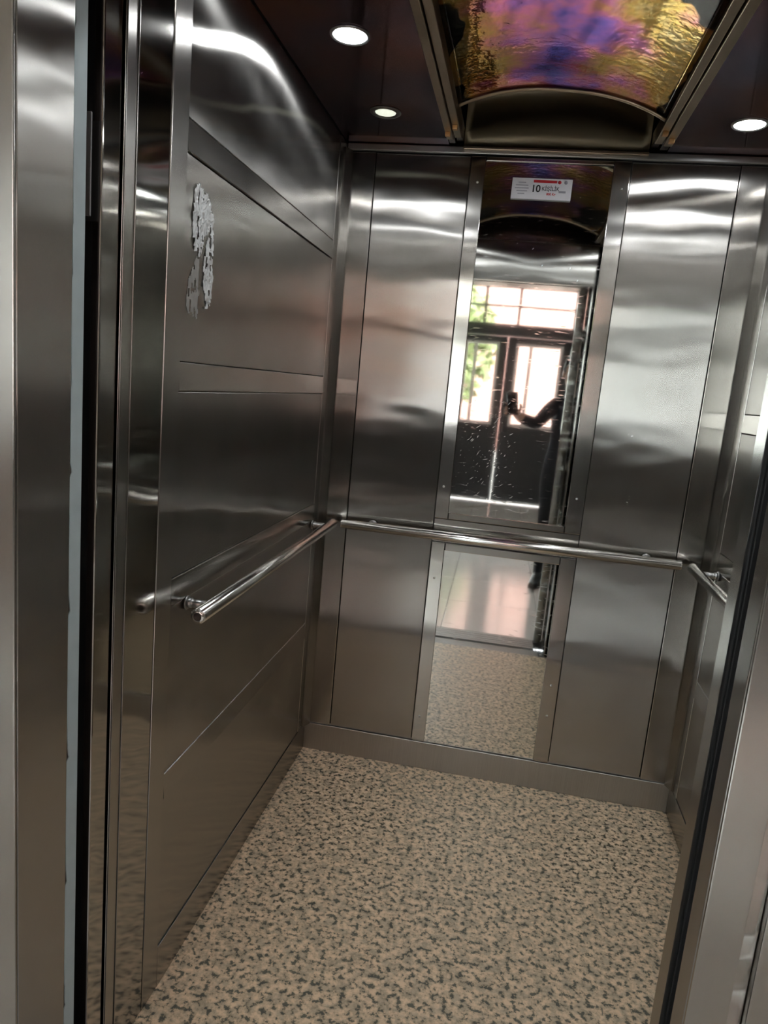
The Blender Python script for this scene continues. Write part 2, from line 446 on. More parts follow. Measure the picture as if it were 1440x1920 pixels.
# ------------------------------------------------------------------ side walls
BANDS = [(0.477, 0.535), (0.917, 0.976), (1.36, 1.417), (1.803, 1.861)]
YS1, YS2 = -1.227, -1.162
YR = -0.095
def side_wall(name, x, sgn, label):
    """x: wall plane, sgn: +1 when the wall lies towards -X"""
    def bx(nm, d0, d1, y0, y1, z0, z1, m, par, bv=BV):
        return box(nm, x - sgn * d0, x - sgn * d1, y0, y1, z0, z1, m, par, bv)
    wl = bx(name, 0.024, 0.06, -1.40, 0.05, 0.0, 2.5, M_shaft, None, 0)
    tag(wl, label, 'wall', kind='structure')
    zs = [0.012]
    for a, b in BANDS: zs += [a, b]
    zs.append(2.188)
    for i in range(0, len(zs), 2):
        bx('wall_panel', 0.002, 0.02, YS2 + g, YR - g, zs[i] + g, zs[i + 1] - g, M_left, wl)
    for a, b in BANDS:
        # folded strip, its face leaning slightly downwards
        bm = bmesh.new()
        pr = [(0.02, a), (0.0005, a), (-0.0015, a + 0.002), (0.0012, b - 0.0015), (0.003, b), (0.02, b)]
        if 0.85 < a < 1.0: pr = [(0.02, a), (0.0005, a), (-0.0010, a + 0.0015), (-0.0010, b - 0.0015), (0.0005, b), (0.02, b)]
        r0 = [bm.verts.new((x - sgn * d, YS2 + g, z)) for d, z in pr]
        r1 = [bm.verts.new((x - sgn * d, YR - g, z)) for d, z in pr]
        for k in range(6): bm.faces.new((r0[k], r0[(k + 1) % 6], r1[(k + 1) % 6], r1[k]))
        bm.faces.new(r0); bm.faces.new(r1[::-1])
        bmesh.ops.recalc_face_normals(bm, faces=bm.faces)
        mobj('band_strip', bm, M_band if 0.85 < a < 1.0 else M_lefts, wl)
    bx('upright_strip', -0.0015, 0.02, YS1, YS2, 0.002, 2.188, M_lefts, wl)
    bx('front_sheet', 0.0005, 0.02, -1.347, YS1 - g, 0.002, 2.188, M_leftp, wl)
    bx('corner_strip', 0.0, 0.02, YR + g, -0.001, 0.002, 2.188, M_lefts, wl)
    # folded corner cover set across the corner
    bm = bmesh.new()
    prof = [(0.0, -0.044), (0.006, -0.046), (0.022, -0.010), (0.018, -0.003), (0.0, -0.003)]
    lo = [bm.verts.new((x + sgn * px, py, SK)) for px, py in prof]
    hi = [bm.verts.new((x + sgn * px, py, 2.166)) for px, py in prof]
    for k in range(len(prof)):
        k2 = (k + 1) % len(prof)
        bm.faces.new((lo[k], lo[k2], hi[k2], hi[k]))
    bm.faces.new(lo); bm.faces.new(hi[::-1])
    bmesh.ops.recalc_face_normals(bm, faces=bm.faces)
    mobj('corner_cover', bm, M_lefts, wl)
    return wl
wl = side_wall('wall_left', 0.0, 1, 'left wall of brushed steel panels with four narrow cross bands')
wr = side_wall('wall_right', W, -1, 'right wall of brushed steel panels with narrow cross bands')
for nm, x0, x1, lb in (('baseboard_left', -0.001, 0.0012, 'low steel skirting along the left wall'), ('baseboard_right', W - 0.0012, W + 0.001, 'low steel skirting along the right wall')):
    o = box(nm, x0, x1, YS2 + g, -0.006, 0.0, SK, M_skirty, None, 0.0008)
    tag(o, lb, 'baseboard', kind='structure')

# ------------------------------------------------------------------ ceiling
VX0, VX1 = 0.39, 0.965
ce = box('ceiling', -0.05, W + 0.05, YF - 0.02, 0.02, 2.46, 2.5, M_shaft)
tag(ce, 'dark tinted cabin ceiling with a vaulted middle', 'ceiling', kind='structure')
box('ceiling_panel', 0.001, 0.343, YF, -0.001, ZC, ZC + 0.02, M_tint, ce, 0.001)
box('ceiling_panel', 1.018, W - 0.001, YF, -0.001, ZC, ZC + 0.02, M_tint, ce, 0.001)
for a, b, z in ((0.343, 0.364, 2.180), (0.367, 0.389, 2.186), (0.967, 0.990, 2.186), (0.993, 1.018, 2.180)):
    box('moulding', a, b, -1.30, -0.10, z, 2.24, M_brown, ce, 0.002)
    box('moulding_end', a, b, -0.098, -0.03, z + 0.012, 2.24, M_bronze, ce, 0.002)
box('recess_back', 0.343, 1.018, -0.008, 0.0, 2.17, 2.455, M_bronze, ce)
box('recess_front', 0.343, 1.018, YF, YF + 0.008, 2.19, 2.455, M_bronze, ce)
box('recess_side', 0.350, 0.356, YF + 0.01, -0.01, 2.2405, 2.455, M_bronze, ce)
box('recess_side', 1.006, 1.012, YF + 0.01, -0.01, 2.2405, 2.455, M_bronze, ce)
# creased cove plate behind the vault
bm = bmesh.new(); N = 24; rows = []
for (yy, zb, rise) in ((-0.012, 2.186, 0.0), (-0.019, 2.205, 0.030), (-0.028, 2.225, 0.058), (-0.024, 2.235, 0.062), (-0.012, 2.40, 0.0)):
    rows.append([bm.verts.new((VX0 + (VX1 - VX0) * k / N, yy, zb + rise * (1 - (2 * k / N - 1) ** 2))) for k in range(N + 1)])
for r0, r1 in zip(rows, rows[1:]):
    for k in range(N): bm.faces.new((r0[k], r0[k + 1], r1[k + 1], r1[k])).smooth = True
bmesh.ops.solidify(bm, geom=list(bm.faces), thickness=0.002)
mobj('cove_plate', bm, M_cove, ce)
box('cove_edging', VX0, VX1, -0.034, -0.017, 2.176, 2.1855, M_brown, ce, 0.002)
# vault sheet: shallow arch with a turned lip at both ends
def arch_z(x):
    u = (x - (VX0 + VX1) / 2) / ((VX1 - VX0) / 2)
    return 2.206 - 0.012 * u + 0.059 * (1 - abs(u) ** 2.4)
VY0, VY1 = -0.275, -1.15
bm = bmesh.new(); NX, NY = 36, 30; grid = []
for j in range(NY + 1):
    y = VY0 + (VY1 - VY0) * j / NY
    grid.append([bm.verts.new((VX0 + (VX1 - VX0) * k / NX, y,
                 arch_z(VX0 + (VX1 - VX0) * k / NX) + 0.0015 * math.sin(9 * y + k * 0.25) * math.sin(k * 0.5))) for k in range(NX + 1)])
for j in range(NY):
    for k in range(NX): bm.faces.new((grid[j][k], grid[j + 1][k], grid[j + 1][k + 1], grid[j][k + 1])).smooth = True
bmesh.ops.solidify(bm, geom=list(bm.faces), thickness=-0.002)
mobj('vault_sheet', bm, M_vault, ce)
for y in (VY0, VY1):
    tube('vault_lip', [(VX0 + (VX1 - VX0) * k / 40, y, arch_z(VX0 + (VX1 - VX0) * k / 40) - 0.001) for k in range(41)], 0.006, M_brown, ce, 10)
# small orange metal blocks near the moulding ends
for x, y, z in ((0.353, -0.165, 2.180), (0.378, -0.205, 2.186), (0.979, -0.205, 2.186), (1.005, -0.165, 2.180)):
    box('moulding_block', x - 0.008, x + 0.008, y - 0.008, y + 0.008, z - 0.012, z, M_orange, ce, 0.002)
# cornice along the back
tr = box('trim_1', 0.004, W - 0.004, -0.016, 0.0, 2.168, 2.188, M_trim, None, 0.002)
tag(tr, 'narrow grey steel cornice between back wall and ceiling', 'trim', kind='structure')

# downlights
def downlight(x, y, dim, label, sfx=''):
    t = empty('downlight' + sfx, (x, y, ZC))
    disc_lathe('ring', [(0.031, -0.0005), (0.032, -0.004), (0.043, -0.0045), (0.046, -0.002), (0.046, 0.0)] if dim else
               [(0.039, -0.0005), (0.040, -0.004), (0.045, -0.0045), (0.047, -0.002), (0.047, 0.0)], (x, y, ZC), M_bracket if dim else M_trim, t, 40)
    disc_lathe('diffuser' + sfx, [(0.0, -0.003), (0.030 if dim else 0.0385, -0.0025), (0.031 if dim else 0.039, 0.0)], (x, y, ZC), M_leddim if dim else M_led, t, 40)
    tag(t, label, 'lamp', 'downlights in the cabin ceiling')
downlight(0.18, -0.285, True, 'weak dim round downlight with a grey ring near the back left corner')
downlight(0.18, -0.74, False, 'bright round downlight in the ceiling above the middle of the left handrail')
downlight(0.18, -1.19, False, 'bright round downlight in the ceiling just inside the door by the left wall', '_offscreen')
downlight(1.185, -0.267, False, 'bright round downlight in the ceiling near the back right corner')
downlight(1.185, -0.74, False, 'bright round downlight in the ceiling above the middle of the right wall', '_offscreen')
downlight(1.185, -1.19, False, 'bright round downlight in the ceiling just inside the door by the right wall', '_offscreen')

# ------------------------------------------------------------------ handrails
HZ, HR = 0.905, 0.0165
def handrail(p0, p1, normal, brs, label, wallgap):
    """p0, p1: bar ends; normal: unit vector from wall to bar; brs: distances of the brackets from p0"""
    p0, p1, nrm = Vector(p0), Vector(p1), Vector(normal)
    d = (p1 - p0).normalized()
    t = empty('handrail', p0 - nrm * 0)
    L = (p1 - p0).length
    tube('bar', [p0, p0 + d * 0.001, p1 - d * 0.001, p1], [HR * 0.93, HR, HR, HR * 0.93], M_chrome, t, 28)
    for q, s in ((p0, -1), (p1, 1)):
        e = tube('end_cap', [q, q + d * s * 0.002, q + d * s * 0.003], [HR * 0.9, HR * 0.9, HR * 0.5], M_chrome, t, 24)
        tube('hollow_shade', [q + d * s * 0.0028, q + d * s * 0.0042], [HR * 0.55, HR * 0.5], M_rust, e, 16)  # dark disc painted in for the shaded hollow of the tube end
    for b in brs:
        c = p0 + d * b
        base = c - nrm * wallgap
        br = tube('bracket', [base, base + nrm * 0.012, base + nrm * 0.013, base + nrm * 0.02, c - nrm * (HR * 0.8)],
                  [0.0115, 0.0115, 0.0095, 0.0095, 0.0095], M_bracket, t, 18)
        tube('flange', [base + nrm * 0.0005, base + nrm * 0.003, base + nrm * 0.005], [0.0155, 0.0155, 0.012], M_bracket, br, 22)
    tag(t, label, 'handrail', 'handrails on the cabin walls')
HX = 0.062
handrail((HX, -1.162, HZ), (HX, -0.052, HZ), (1, 0, 0), (0.075, 1.05), 'polished steel tube handrail on the left wall, dark disc as hollow end towards the door', HX - 0.001)
handrail((0.098, -HX, HZ + 0.006), (1.247, -HX, HZ + 0.006), (0, -1, 0), (0.10, 1.05), 'polished steel tube handrail along the back wall between the two mirrors', HX - 0.003)
handrail((W - HX, -1.162, HZ), (W - HX, -0.052, HZ), (-1, 0, 0), (0.06, 1.035), 'polished steel tube handrail on the right wall, mostly hidden by the door post', HX - 0.001)

# ------------------------------------------------------------------ capacity sticker on the upper mirror
st = empty('capacity_sticker', (0.652, -0.0042, 2.040))
def q(x): return 0.557 + x
rot = math.radians(0)
bm = bmesh.new(); add_box(bm, -0.095, 0.095, 0.0, 0.0012, 0.0, 0.064)
mobj('film', bm, M_white, st)
yf = -0.0044
box('red_bar', q(0.068), q(0.142), yf - 0.0003, yf, 2.091, 2.099, M_red, st)
text_mesh('lettering', '10', 0.030, M_ink, st, (q(0.062), yf, 2.063), 0.0007)
text_mesh('lettering', 'K\u0130\u015e\u0130L\u0130K', 0.0165, M_ink, st, (q(0.096), yf, 2.068), 0.0002, 0.9)
text_mesh('lettering', '800 Kg', 0.010, M_red, st, (q(0.112), yf, 2.054), 0.0003)
for k, (a, b) in enumerate(((0.020, 0.044), (0.012, 0.052), (0.010, 0.054), (0.016, 0.050), (0.020, 0.042))):
    box('printed_line', q(a), q(b), yf - 0.0002, yf, 2.089 - k * 0.0085, 2.0915 - k * 0.0085, M_greyink, st)
for x in (0.150, 0.170):
    disc_lathe('emblem', [(0.0, -0.0003), (0.0055, -0.0003), (0.0055, 0.0)], (q(x), yf, 2.094), M_red if x < 0.16 else M_greyink, st, 18, 'Y')
box('printed_line', q(0.150), q(0.172), yf - 0.0002, yf, 2.062, 2.068, M_greyink, st)
tag(st, 'white capacity sticker with a red bar and the number 10 on the upper mirror', 'sticker')

# ------------------------------------------------------------------ glue residue on the left wall
def inside(pt, poly):
    c = False; n_ = len(poly)
    for i in range(n_):
        (x1, y1), (x2, y2) = poly[i], poly[i - 1]
        if (y1 > pt[1]) != (y2 > pt[1]) and pt[0] < (x2 - x1) * (pt[1] - y1) / (y2 - y1) + x1: c = not c
    return c
def blob_patch(name, outline, x, h, m, parent=None, step=0.0028, hole=0.12):
    """crusty smear on the left wall: outline in (y, z), ridged thickness up to h"""
    from mathutils import noise
    off = pmat(parent); bm = bmesh.new(); vd = {}
    y0 = min(a for a, b in outline); y1 = max(a for a, b in outline); z0 = min(b for a, b in outline); z1 = max(b for a, b in outline)
    def vv(i, j):
        if (i, j) not in vd:
            y, z = y0 + i * step, z0 + j * step * 1.4
            r = abs(noise.noise((y * 120, z * 26, 0))) + 0.5 * abs(noise.noise((y * 260, z * 140, 3)))
            vd[i, j] = bm.verts.new(Vector((x + 0.0002 + h * r * 1.5, y + random.uniform(-.0007, .0007), z + random.uniform(-.001, .001))) - off)
        return vd[i, j]
    for i in range(int((y1 - y0) / step) + 1):
        for j in range(int((z1 - z0) / step / 1.4) + 1):
            y, z = y0 + (i + .5) * step, z0 + (j + .5) * step * 1.4
            jy = 0.004 * noise.noise((y * 90, z * 60, 7))
            if inside((y + jy, z + jy * 2), outline) and noise.noise((y * 110, z * 40, 5)) > -0.45 + hole:
                bm.faces.new((vv(i, j), vv(i + 1, j), vv(i + 1, j + 1), vv(i, j + 1)))
    return mobj(name, bm, m, parent)
M_glue = plain('dried_glue', (0.50, 0.51, 0.50), rough=0.45, var=0.35, vscale=120)
M_smear = plain('thin_glue_smear', (0.24, 0.23, 0.21), rough=0.55, var=0.3, vscale=60)
gr = empty('glue_residue', (-0.002, -1.09, 1.56))
GX = -0.0018
blob_patch('glue_patch', [(-1.122, 1.752), (-1.105, 1.760), (-1.075, 1.750), (-1.048, 1.732), (-1.034, 1.700), (-1.030, 1.640), (-1.036, 1.640),
                          (-1.046, 1.690), (-1.060, 1.676), (-1.066, 1.690), (-1.083, 1.628), (-1.094, 1.626), (-1.102, 1.650), (-1.107, 1.628), (-1.120, 1.640), (-1.130, 1.690)], GX, 0.0035, M_glue, gr)
blob_patch('glue_patch', [(-1.060, 1.665), (-1.050, 1.672), (-1.042, 1.640), (-1.030, 1.630), (-1.026, 1.560), (-1.036, 1.532), (-1.060, 1.530), (-1.058, 1.560), (-1.072, 1.575), (-1.070, 1.620)], GX, 0.003, M_glue, gr)
blob_patch('glue_smear', [(-1.104, 1.625), (-1.086, 1.622), (-1.084, 1.560), (-1.090, 1.505), (-1.140, 1.520), (-1.135, 1.575)], GX, 0.0004, M_smear, gr, hole=0.25)
tag(gr, 'whitish crusted glue residue smeared on the left wall beside the upright strip', 'residue')

# ------------------------------------------------------------------ cabin front: posts, header, return panel
t2 = empty('trim_2', (0.0, -1.40, 0.0))
tag(t2, 'left cabin door post of folded steel with a narrow groove', 'trim', kind='structure')
box('post_side', -0.024, 0.005, -1.3875, -1.3485, 0.001, 2.188, M_posty, t2, 0.0012)
box('post_front', -0.030, 0.0015, -1.4415, -1.3885, 0.001, 2.188, M_leftp, t2, 0.004, 3)
box('post_bead', 0.0051, 0.0068, -1.3860, -1.3830, 0.001, 2.188, M_posty, t2, 0.0006)
box('post_bead', 0.0051, 0.0068, -1.3525, -1.3495, 0.001, 2.188, M_posty, t2, 0.0006)
t3 = empty('trim_3', (1.0, -1.40, 0.0))
tag(t3, 'right cabin door post of folded steel with black rubber seal', 'trim', kind='structure')
box('post_side', 0.998, 1.040, -1.420, -1.372, 0.001, 2.188, M_posty, t3, 0.003)
box('door_seal', 1.001, 1.06, -1.436, -1.4205, 0.001, 2.188, M_black, t3, 0.002)
tube('seal_bead', [(1.000, -1.428, 0.002), (1.000, -1.428, 2.186)], 0.005, M_black, t3, 14)
wf = box('wall_front', 1.041, W, YF - 0.03, YF, 0.0, 2.188, M_post, None, 0.001)
tag(wf, 'steel return panel beside the cabin door, facing the mirror', 'wall', kind='structure')
hd = box('trim_4', 0.0075, 0.997, YF - 0.03, YF, ZD, 2.188, M_back, None, 0.002)
tag(hd, 'brushed steel header panel above the cabin door', 'trim', kind='structure')
# shaft gap between cabin and landing
for nm, x0, x1, y0, y1, z0, z1, lb in (
        ('wall_shaft_left', -0.35, -0.31, -1.53, 0.12, -0.34, 2.64, 'dark shaft wall in the gap beside the left door post'),
        ('wall_shaft_right', 1.46, 1.50, -1.53, 0.12, -0.34, 2.64, 'dark shaft wall in the gap beside the right door post'),
        ('wall_shaft_back', -0.31, 1.46, 0.08, 0.12, -0.34, 2.64, 'dark shaft wall behind the cabin'),
        ('wall_shaft_pit', -0.35, 1.50, -1.65, -1.53, -0.34, -0.062, 'dark shaft wall below the landing sill'),
        ('ceiling_shaft', -0.31, 1.46, -1.53, 0.08, 2.60, 2.64, 'dark roof of the lift shaft above the cabin'),
        ('floor_shaft', -0.31, 1.46, -1.53, 0.08, -0.34, -0.30, 'dark pit floor of the lift shaft')):
    sh = box(nm, x0, x1, y0, y1, z0, z1, M_shaft)
    tag(sh, lb, nm.split('_')[0], kind='structure')
# cabin door leaves parked beside the opening (black painted edge)
cdr = empty('door_1', (-0.15, -1.44, 0.0))
tag(cdr, 'retracted black edged cabin door leaf in the dark gap at the left post', 'door', kind='structure')
box('door_leaf', -0.26, -0.036, -1.480, -1.455, 0.012, 2.03, M_black, cdr, 0.002)
box('latch_plate', -0.046, -0.0035, -1.463, -1.459, 1.617, 1.762, M_latch, cdr, 0.001)
# landing door leaf, chipped grey primer on its edge
ldr = empty('door_2', (-0.10, -1.515, 0.0))
tag(ldr, 'retracted landing door leaf with chipped grey painted edge at the left', 'door', kind='structure')
box('door_leaf', -0.28, 0.0120, -1.529, -1.500, 0.012, 2.03, M_rust, ldr, 0.001)
bm = bmesh.new(); off = pmat(ldr); NZ = 260; prev = None
chip = 0.0; x = 0.0135
for k in range(NZ + 1):
    z = 0.014 + (2.028 - 0.014) * k / NZ
    if random.random() < 0.045: chip = random.uniform(0.003, 0.008)
    chip *= 0.78
    lowmul = 1.0 if z < 1.25 else 0.5
    ya = -1.5295 + chip * lowmul + random.uniform(0, 0.0007)
    yb = -1.500
    row = [bm.verts.new(Vector(c) - off) for c in ((0.0121, ya, z), (x, ya + 0.0002, z), (x, yb, z), (0.0121, yb, z))]
    if prev:
        for i in range(3): bm.faces.new((prev[i], prev[i + 1], row[i + 1], row[i]))
    prev = row
bmesh.ops.recalc_face_normals(bm, faces=bm.faces)
mobj('painted_edge', bm, M_grey, ldr)

# landing door frame
lf = empty('trim_5', (0.0, LY, 0.0))
tag(lf, 'brushed steel landing door frame around the lift opening', 'trim', kind='structure')
box('jamb_reveal', -0.03, 0.015, LY + 0.004, -1.5305, 0.0, 2.06, M_reveal, lf, 0.0015)
box('jamb_face', -0.12, 0.0145, LY - 0.002, LY + 0.003, 0.0, 2.14, M_arch, lf, 0.0018)
box('jamb_reveal', 0.951, 0.99, LY + 0.004, -1.604, 0.0, 2.06, M_reveal, lf, 0.0015)
box('jamb_face', 0.9515, 1.000, LY - 0.002, LY + 0.003, 0.0, 2.14, M_arch, lf, 0.0018)
box('jamb_groove', 1.0005, 1.020, LY + 0.010, LY + 0.016, 0.0, 2.14, M_reveal, lf, 0.001)
box('jamb_face', 1.0205, 1.12, LY - 0.002, LY + 0.016, 0.0, 2.14, M_arch, lf, 0.0018)
box('head_face', 0.0150, 0.9510, LY - 0.002, LY + 0.003, 2.0, 2.14, M_arch, lf, 0.0018)
box('head_reveal', 0.0160, 0.9500, LY + 0.004, -1.50, 2.0, 2.06, M_post, lf, 0.0015)

# sills
for nm, y0, y1, lb in (('cabin_sill', -1.462, YF - 0.001, 'grooved aluminium sill on the cabin side of the lift doorway'),
                       ('landing_sill', LY, -1.490, 'grooved aluminium sill on the lobby side of the lift doorway')):
    t = empty(nm, (0.48, (y0 + y1) / 2, -0.03))
    nrib = 5; wdt = (y1 - y0)
    box('sill_base', 0.0 if nm == 'cabin_sill' else 0.017, 0.97 if nm == 'cabin_sill' else 0.949, y0, y1, -0.03, -0.008, M_alu, t)
    for k in range(nrib):
        a = y0 + wdt * (k + 0.12) / nrib; b = y0 + wdt * (k + 0.88) / nrib
        box('sill_rib', 0.001 if nm == 'cabin_sill' else 0.018, 0.969 if nm == 'cabin_sill' else 0.948, a, b, -0.008, -0.001, M_alu, t, 0.001)
    tag(t, lb, 'sill')

# ------------------------------------------------------------------ lobby behind the camera (seen in the mirrors)
fl = box('floor_lobby', LX0, LX1, FY, LY, -0.06, -0.006, M_grout)
tag(fl, 'polished pale lobby floor of large square tiles', 'floor', kind='structure')
tile_me = None
TS = 0.6
for i in range(int((LX1 - LX0) / TS)):
    for j in range(int((LY - FY) / TS + 0.999)):
        x0 = LX0 + i * TS; y1 = LY - j * TS; y0 = y1 - TS
        if y0 < FY - 1e-6:
            box('tile', x0 + 0.002, x0 + TS - 0.002, FY + 0.002, y1 - 0.002, -0.006, 0.0, M_tile, fl, 0.001); continue
        if tile_me is None:
            o = box('tile', 0.002, TS - 0.002, 0.002, TS - 0.002, -0.006, 0.0, M_tile, fl, 0.001); tile_me = o.data
        else:
            o = link(bpy.data.objects.new('tile', tile_me), fl)
        o.location = (x0, y0, 0)
for nm, x0, x1 in (('wall_lobby_left', LX0 - 0.1, LX0), ('wall_lobby_right', LX1, LX1 + 0.1)):
    o = box(nm, x0, x1, FY, LY, 0.0, LH, M_wall)
    tag(o, 'plain plastered side wall of the lobby', 'wall', kind='structure')
for nm, x0, x1, z0, z1 in (('wall_landing_left', LX0, -0.12, 0, LH), ('wall_landing_right', 1.12, LX1, 0, LH), ('wall_landing_top', -0.12, 1.12, 2.14, LH)):
    o = box(nm, x0, x1, LY + 0.0, LY + 0.12, z0, z1, M_wall)
    tag(o, 'plastered lobby wall around the lift doorway', 'wall', kind='structure')
o = box('ceiling_lobby', LX0, LX1, FY, LY, LH, LH + 0.1, M_ceil)
tag(o, 'plain painted lobby ceiling', 'ceiling', kind='structure')
# facade: dark shopfront with double door, panes and transom lights
fa = empty('wall_lobby_front', (0.6, FY, 0.0))
tag(fa, 'dark grey glazed entrance front of the lobby', 'wall', kind='structure')
box('lintel', LX0, LX1, FY - 0.1, FY, 2.80, LH, M_wall, fa)
def pane_frame(par, x0, x1, z0, z1, pvc=False):
    if pvc:
        s = 0.035
        for a, b, c, d in ((x0, x1, z0, z0 + s), (x0, x1, z1 - s, z1), (x0, x0 + s, z0 + s, z1 - s), (x1 - s, x1, z0 + s, z1 - s)):
            box('glazing_bead', a, b, FY - 0.05, FY - 0.01, c, d, M_pvc, par)
        xm = x0 + (x1 - x0) * 0.32
        box('glazing_bead', xm - 0.02, xm + 0.02, FY - 0.05, FY - 0.01, z0 + s, z1 - s, M_pvc, par)
    box('pane', x0, x1, FY - 0.034, FY - 0.028, z0, z1, M_glass, par)
def frame_bar(par, x0, x1, z0, z1, nm='frame_bar', d0=0.0, d1=0.06):
    return box(nm, x0, x1, FY - d1, FY + d0, z0, z1, M_frame, par, 0.003)
# transom lights above
TRZ = [(2.31, 2.52), (2.545, 2.757)]
cols = [(-1.95, -1.30), (-1.265, -0.62), (-0.585, -0.11), (-0.075, 0.253), (0.288, 0.683), (0.717, 1.386), (1.46, 2.05), (2.085, 2.70), (2.735, 3.35)]
edges = [LX0] + [e for c in cols for e in c] + [LX1]
for k in range(0, len(edges), 2):
    frame_bar(fa, edges[k], edges[k + 1], 2.31, 2.757)
frame_bar(fa, LX0, LX1, 2.757, 2.80); frame_bar(fa, LX0, LX1, 2.16, 2.31, d0=0.01)
for a, b in cols:
    frame_bar(fa, a, b, 2.52, 2.545)
    for c, d in TRZ: pane_frame(fa, a, b, c, d)
# side lights
for a, b in ((-1.95, -1.30), (-1.24, -0.62), (-0.55, -0.26), (1.52, 2.05), (2.11, 2.70), (2.76, 3.35)):
    pane_frame(fa, a, b, 1.02, 2.12)
    frame_bar(fa, a, b, 0.0, 1.02, 'kick_panel', d0=-0.01, d1=0.05)
for a, b in ((-2.0, -1.95), (-1.30, -1.24), (-0.62, -0.55), (-0.26, -0.20), (1.46, 1.52), (2.05, 2.11), (2.70, 2.76), (3.35, 3.40)):
    frame_bar(fa, a, b, 0.0, 2.16)
for a, b in ((-1.95, -1.30), (-1.24, -0.62), (-0.55, -0.26), (1.52, 2.05), (2.11, 2.70), (2.76, 3.35)):
    frame_bar(fa, a, b, 2.12, 2.16)
# double entrance door
dd = empty('door_3', (0.6, FY, 0.0))
tag(dd, 'dark grey double entrance door with glazed upper halves, seen in the mirror', 'door', kind='structure')
for x0, x1, p0, p1 in ((-0.19, 0.60, 0.06, 0.50), (0.605, 1.45, 0.715, 1.30)):
    lo = frame_bar(dd, x0, x1, 0.01, 1.02, 'door_leaf', d0=-0.005, d1=0.05)
    frame_bar(lo, x0, p0, 1.02, 2.155, 'stile', d0=-0.005, d1=0.05); frame_bar(lo, p1, x1, 1.02, 2.155, 'stile', d0=-0.005, d1=0.05)
    frame_bar(lo, p0, p1, 2.08, 2.155, 'top_rail', d0=-0.005, d1=0.05)
    pane_frame(lo, p0, p1, 1.02, 2.08, True)
    hx = 0.56 if x0 < 0 else 0.65
    tube('pull_handle', [(hx, FY + 0.0, 0.95), (hx, FY + 0.05, 0.95), (hx, FY + 0.05, 1.25), (hx, FY + 0.0, 1.25)], 0.011, M_bracket, lo, 12)
# ------------------------------------------------------------------ outside the entrance
o = box('ground_outside', -16, 18, -26, FY - 0.1, -0.2, -0.06, M_ground)
tag(o, 'grey street paving outside the entrance', 'ground', kind='structure')
bd = empty('apartment_building', (3.0, -17.0, 0))
box('wall', -0.5, 9.0, -22, -17, -0.06, 9.0, M_pink, bd)
for i in range(4):
    for j in range(3):
        x0 = 2.6 + i * 1.7; z0 = 0.9 + j * 2.8
        wd = box('window_frame', x0, x0 + 1.2, -17.0, -16.95, z0, z0 + 1.4, M_pvc, bd)
        box('window_pane', x0 + 0.08, x0 + 1.12, -16.95, -16.94, z0 + 0.08, z0 + 1.32, M_brick, wd)
tag(bd, 'pink rendered apartment building across the street from the entrance', 'building')
def shrub(x, y, h, r, label):
    t = empty('street_tree', (x, y, -0.06))
    tube('trunk', [(x, y, -0.06), (x + 0.05, y, h * 0.4), (x, y + 0.05, h * 0.8)], [0.09, 0.07, 0.03], M_bark, t, 10)
    bm = bmesh.new()
    for k in range(1400):
        u = Vector((random.gauss(0, 1), random.gauss(0, 1), random.gauss(0, 1))).normalized() * (random.random() ** 0.4)
        c = Vector((u.x * r, u.y * r, h * 0.7 + u.z * h * 0.38 + 0.06))
        a = Vector((random.uniform(-1, 1), random.uniform(-1, 1), random.uniform(-1, 1))).normalized() * 0.13
        b = a.cross(Vector((random.uniform(-1, 1), random.uniform(-1, 1), 0.3))).normalized() * 0.07
        bm.faces.new([bm.verts.new(c + v) for v in (-a, b, a, -b)])
    f = mobj('foliage', bm, M_leaf, t); f['kind'] = 'stuff'
    tag(t, label, 'tree')
shrub(-0.6, -12.5, 3.4, 1.0, 'leafy green street tree outside the entrance, beside the pink building')

# ------------------------------------------------------------------ person taking the picture, with the phone
view = RZ; upv = -RY
ph = empty('smartphone', CAM - view * 0.02)
def cam_box(name, cx, cy, cz, sx, sy, sz, m, parent, bevel):
    bm = bmesh.new(); add_box(bm, -sx / 2, sx / 2, -sy / 2, sy / 2, -sz / 2, sz / 2)
    bmesh.ops.bevel(bm, geom=list(bm.edges), offset=bevel, segments=3, affect='EDGES', profile=0.5)
    off = pmat(parent)
    for v in bm.verts:
        p = CAM + RX * (cx + v.co.x) + upv * (cy + v.co.y) - view * (cz + v.co.z)
        v.co = p - off
    bmesh.ops.recalc_face_normals(bm, faces=bm.faces)
    return mobj(name, bm, m, parent)
cam_box('body', 0.018, -0.055, 0.0185, 0.074, 0.158, 0.008, M_phone, ph, 0.003)
cam_box('camera_bump', 0.004, -0.012, 0.0130, 0.034, 0.044, 0.003, M_phone, ph, 0.001)
cam_box('lens_ring', 0.006, -0.026, 0.0108, 0.012, 0.012, 0.001, M_metalph, ph, 0.0004)
tag(ph, 'dark smartphone held up by the person, seen in the mirror', 'phone')

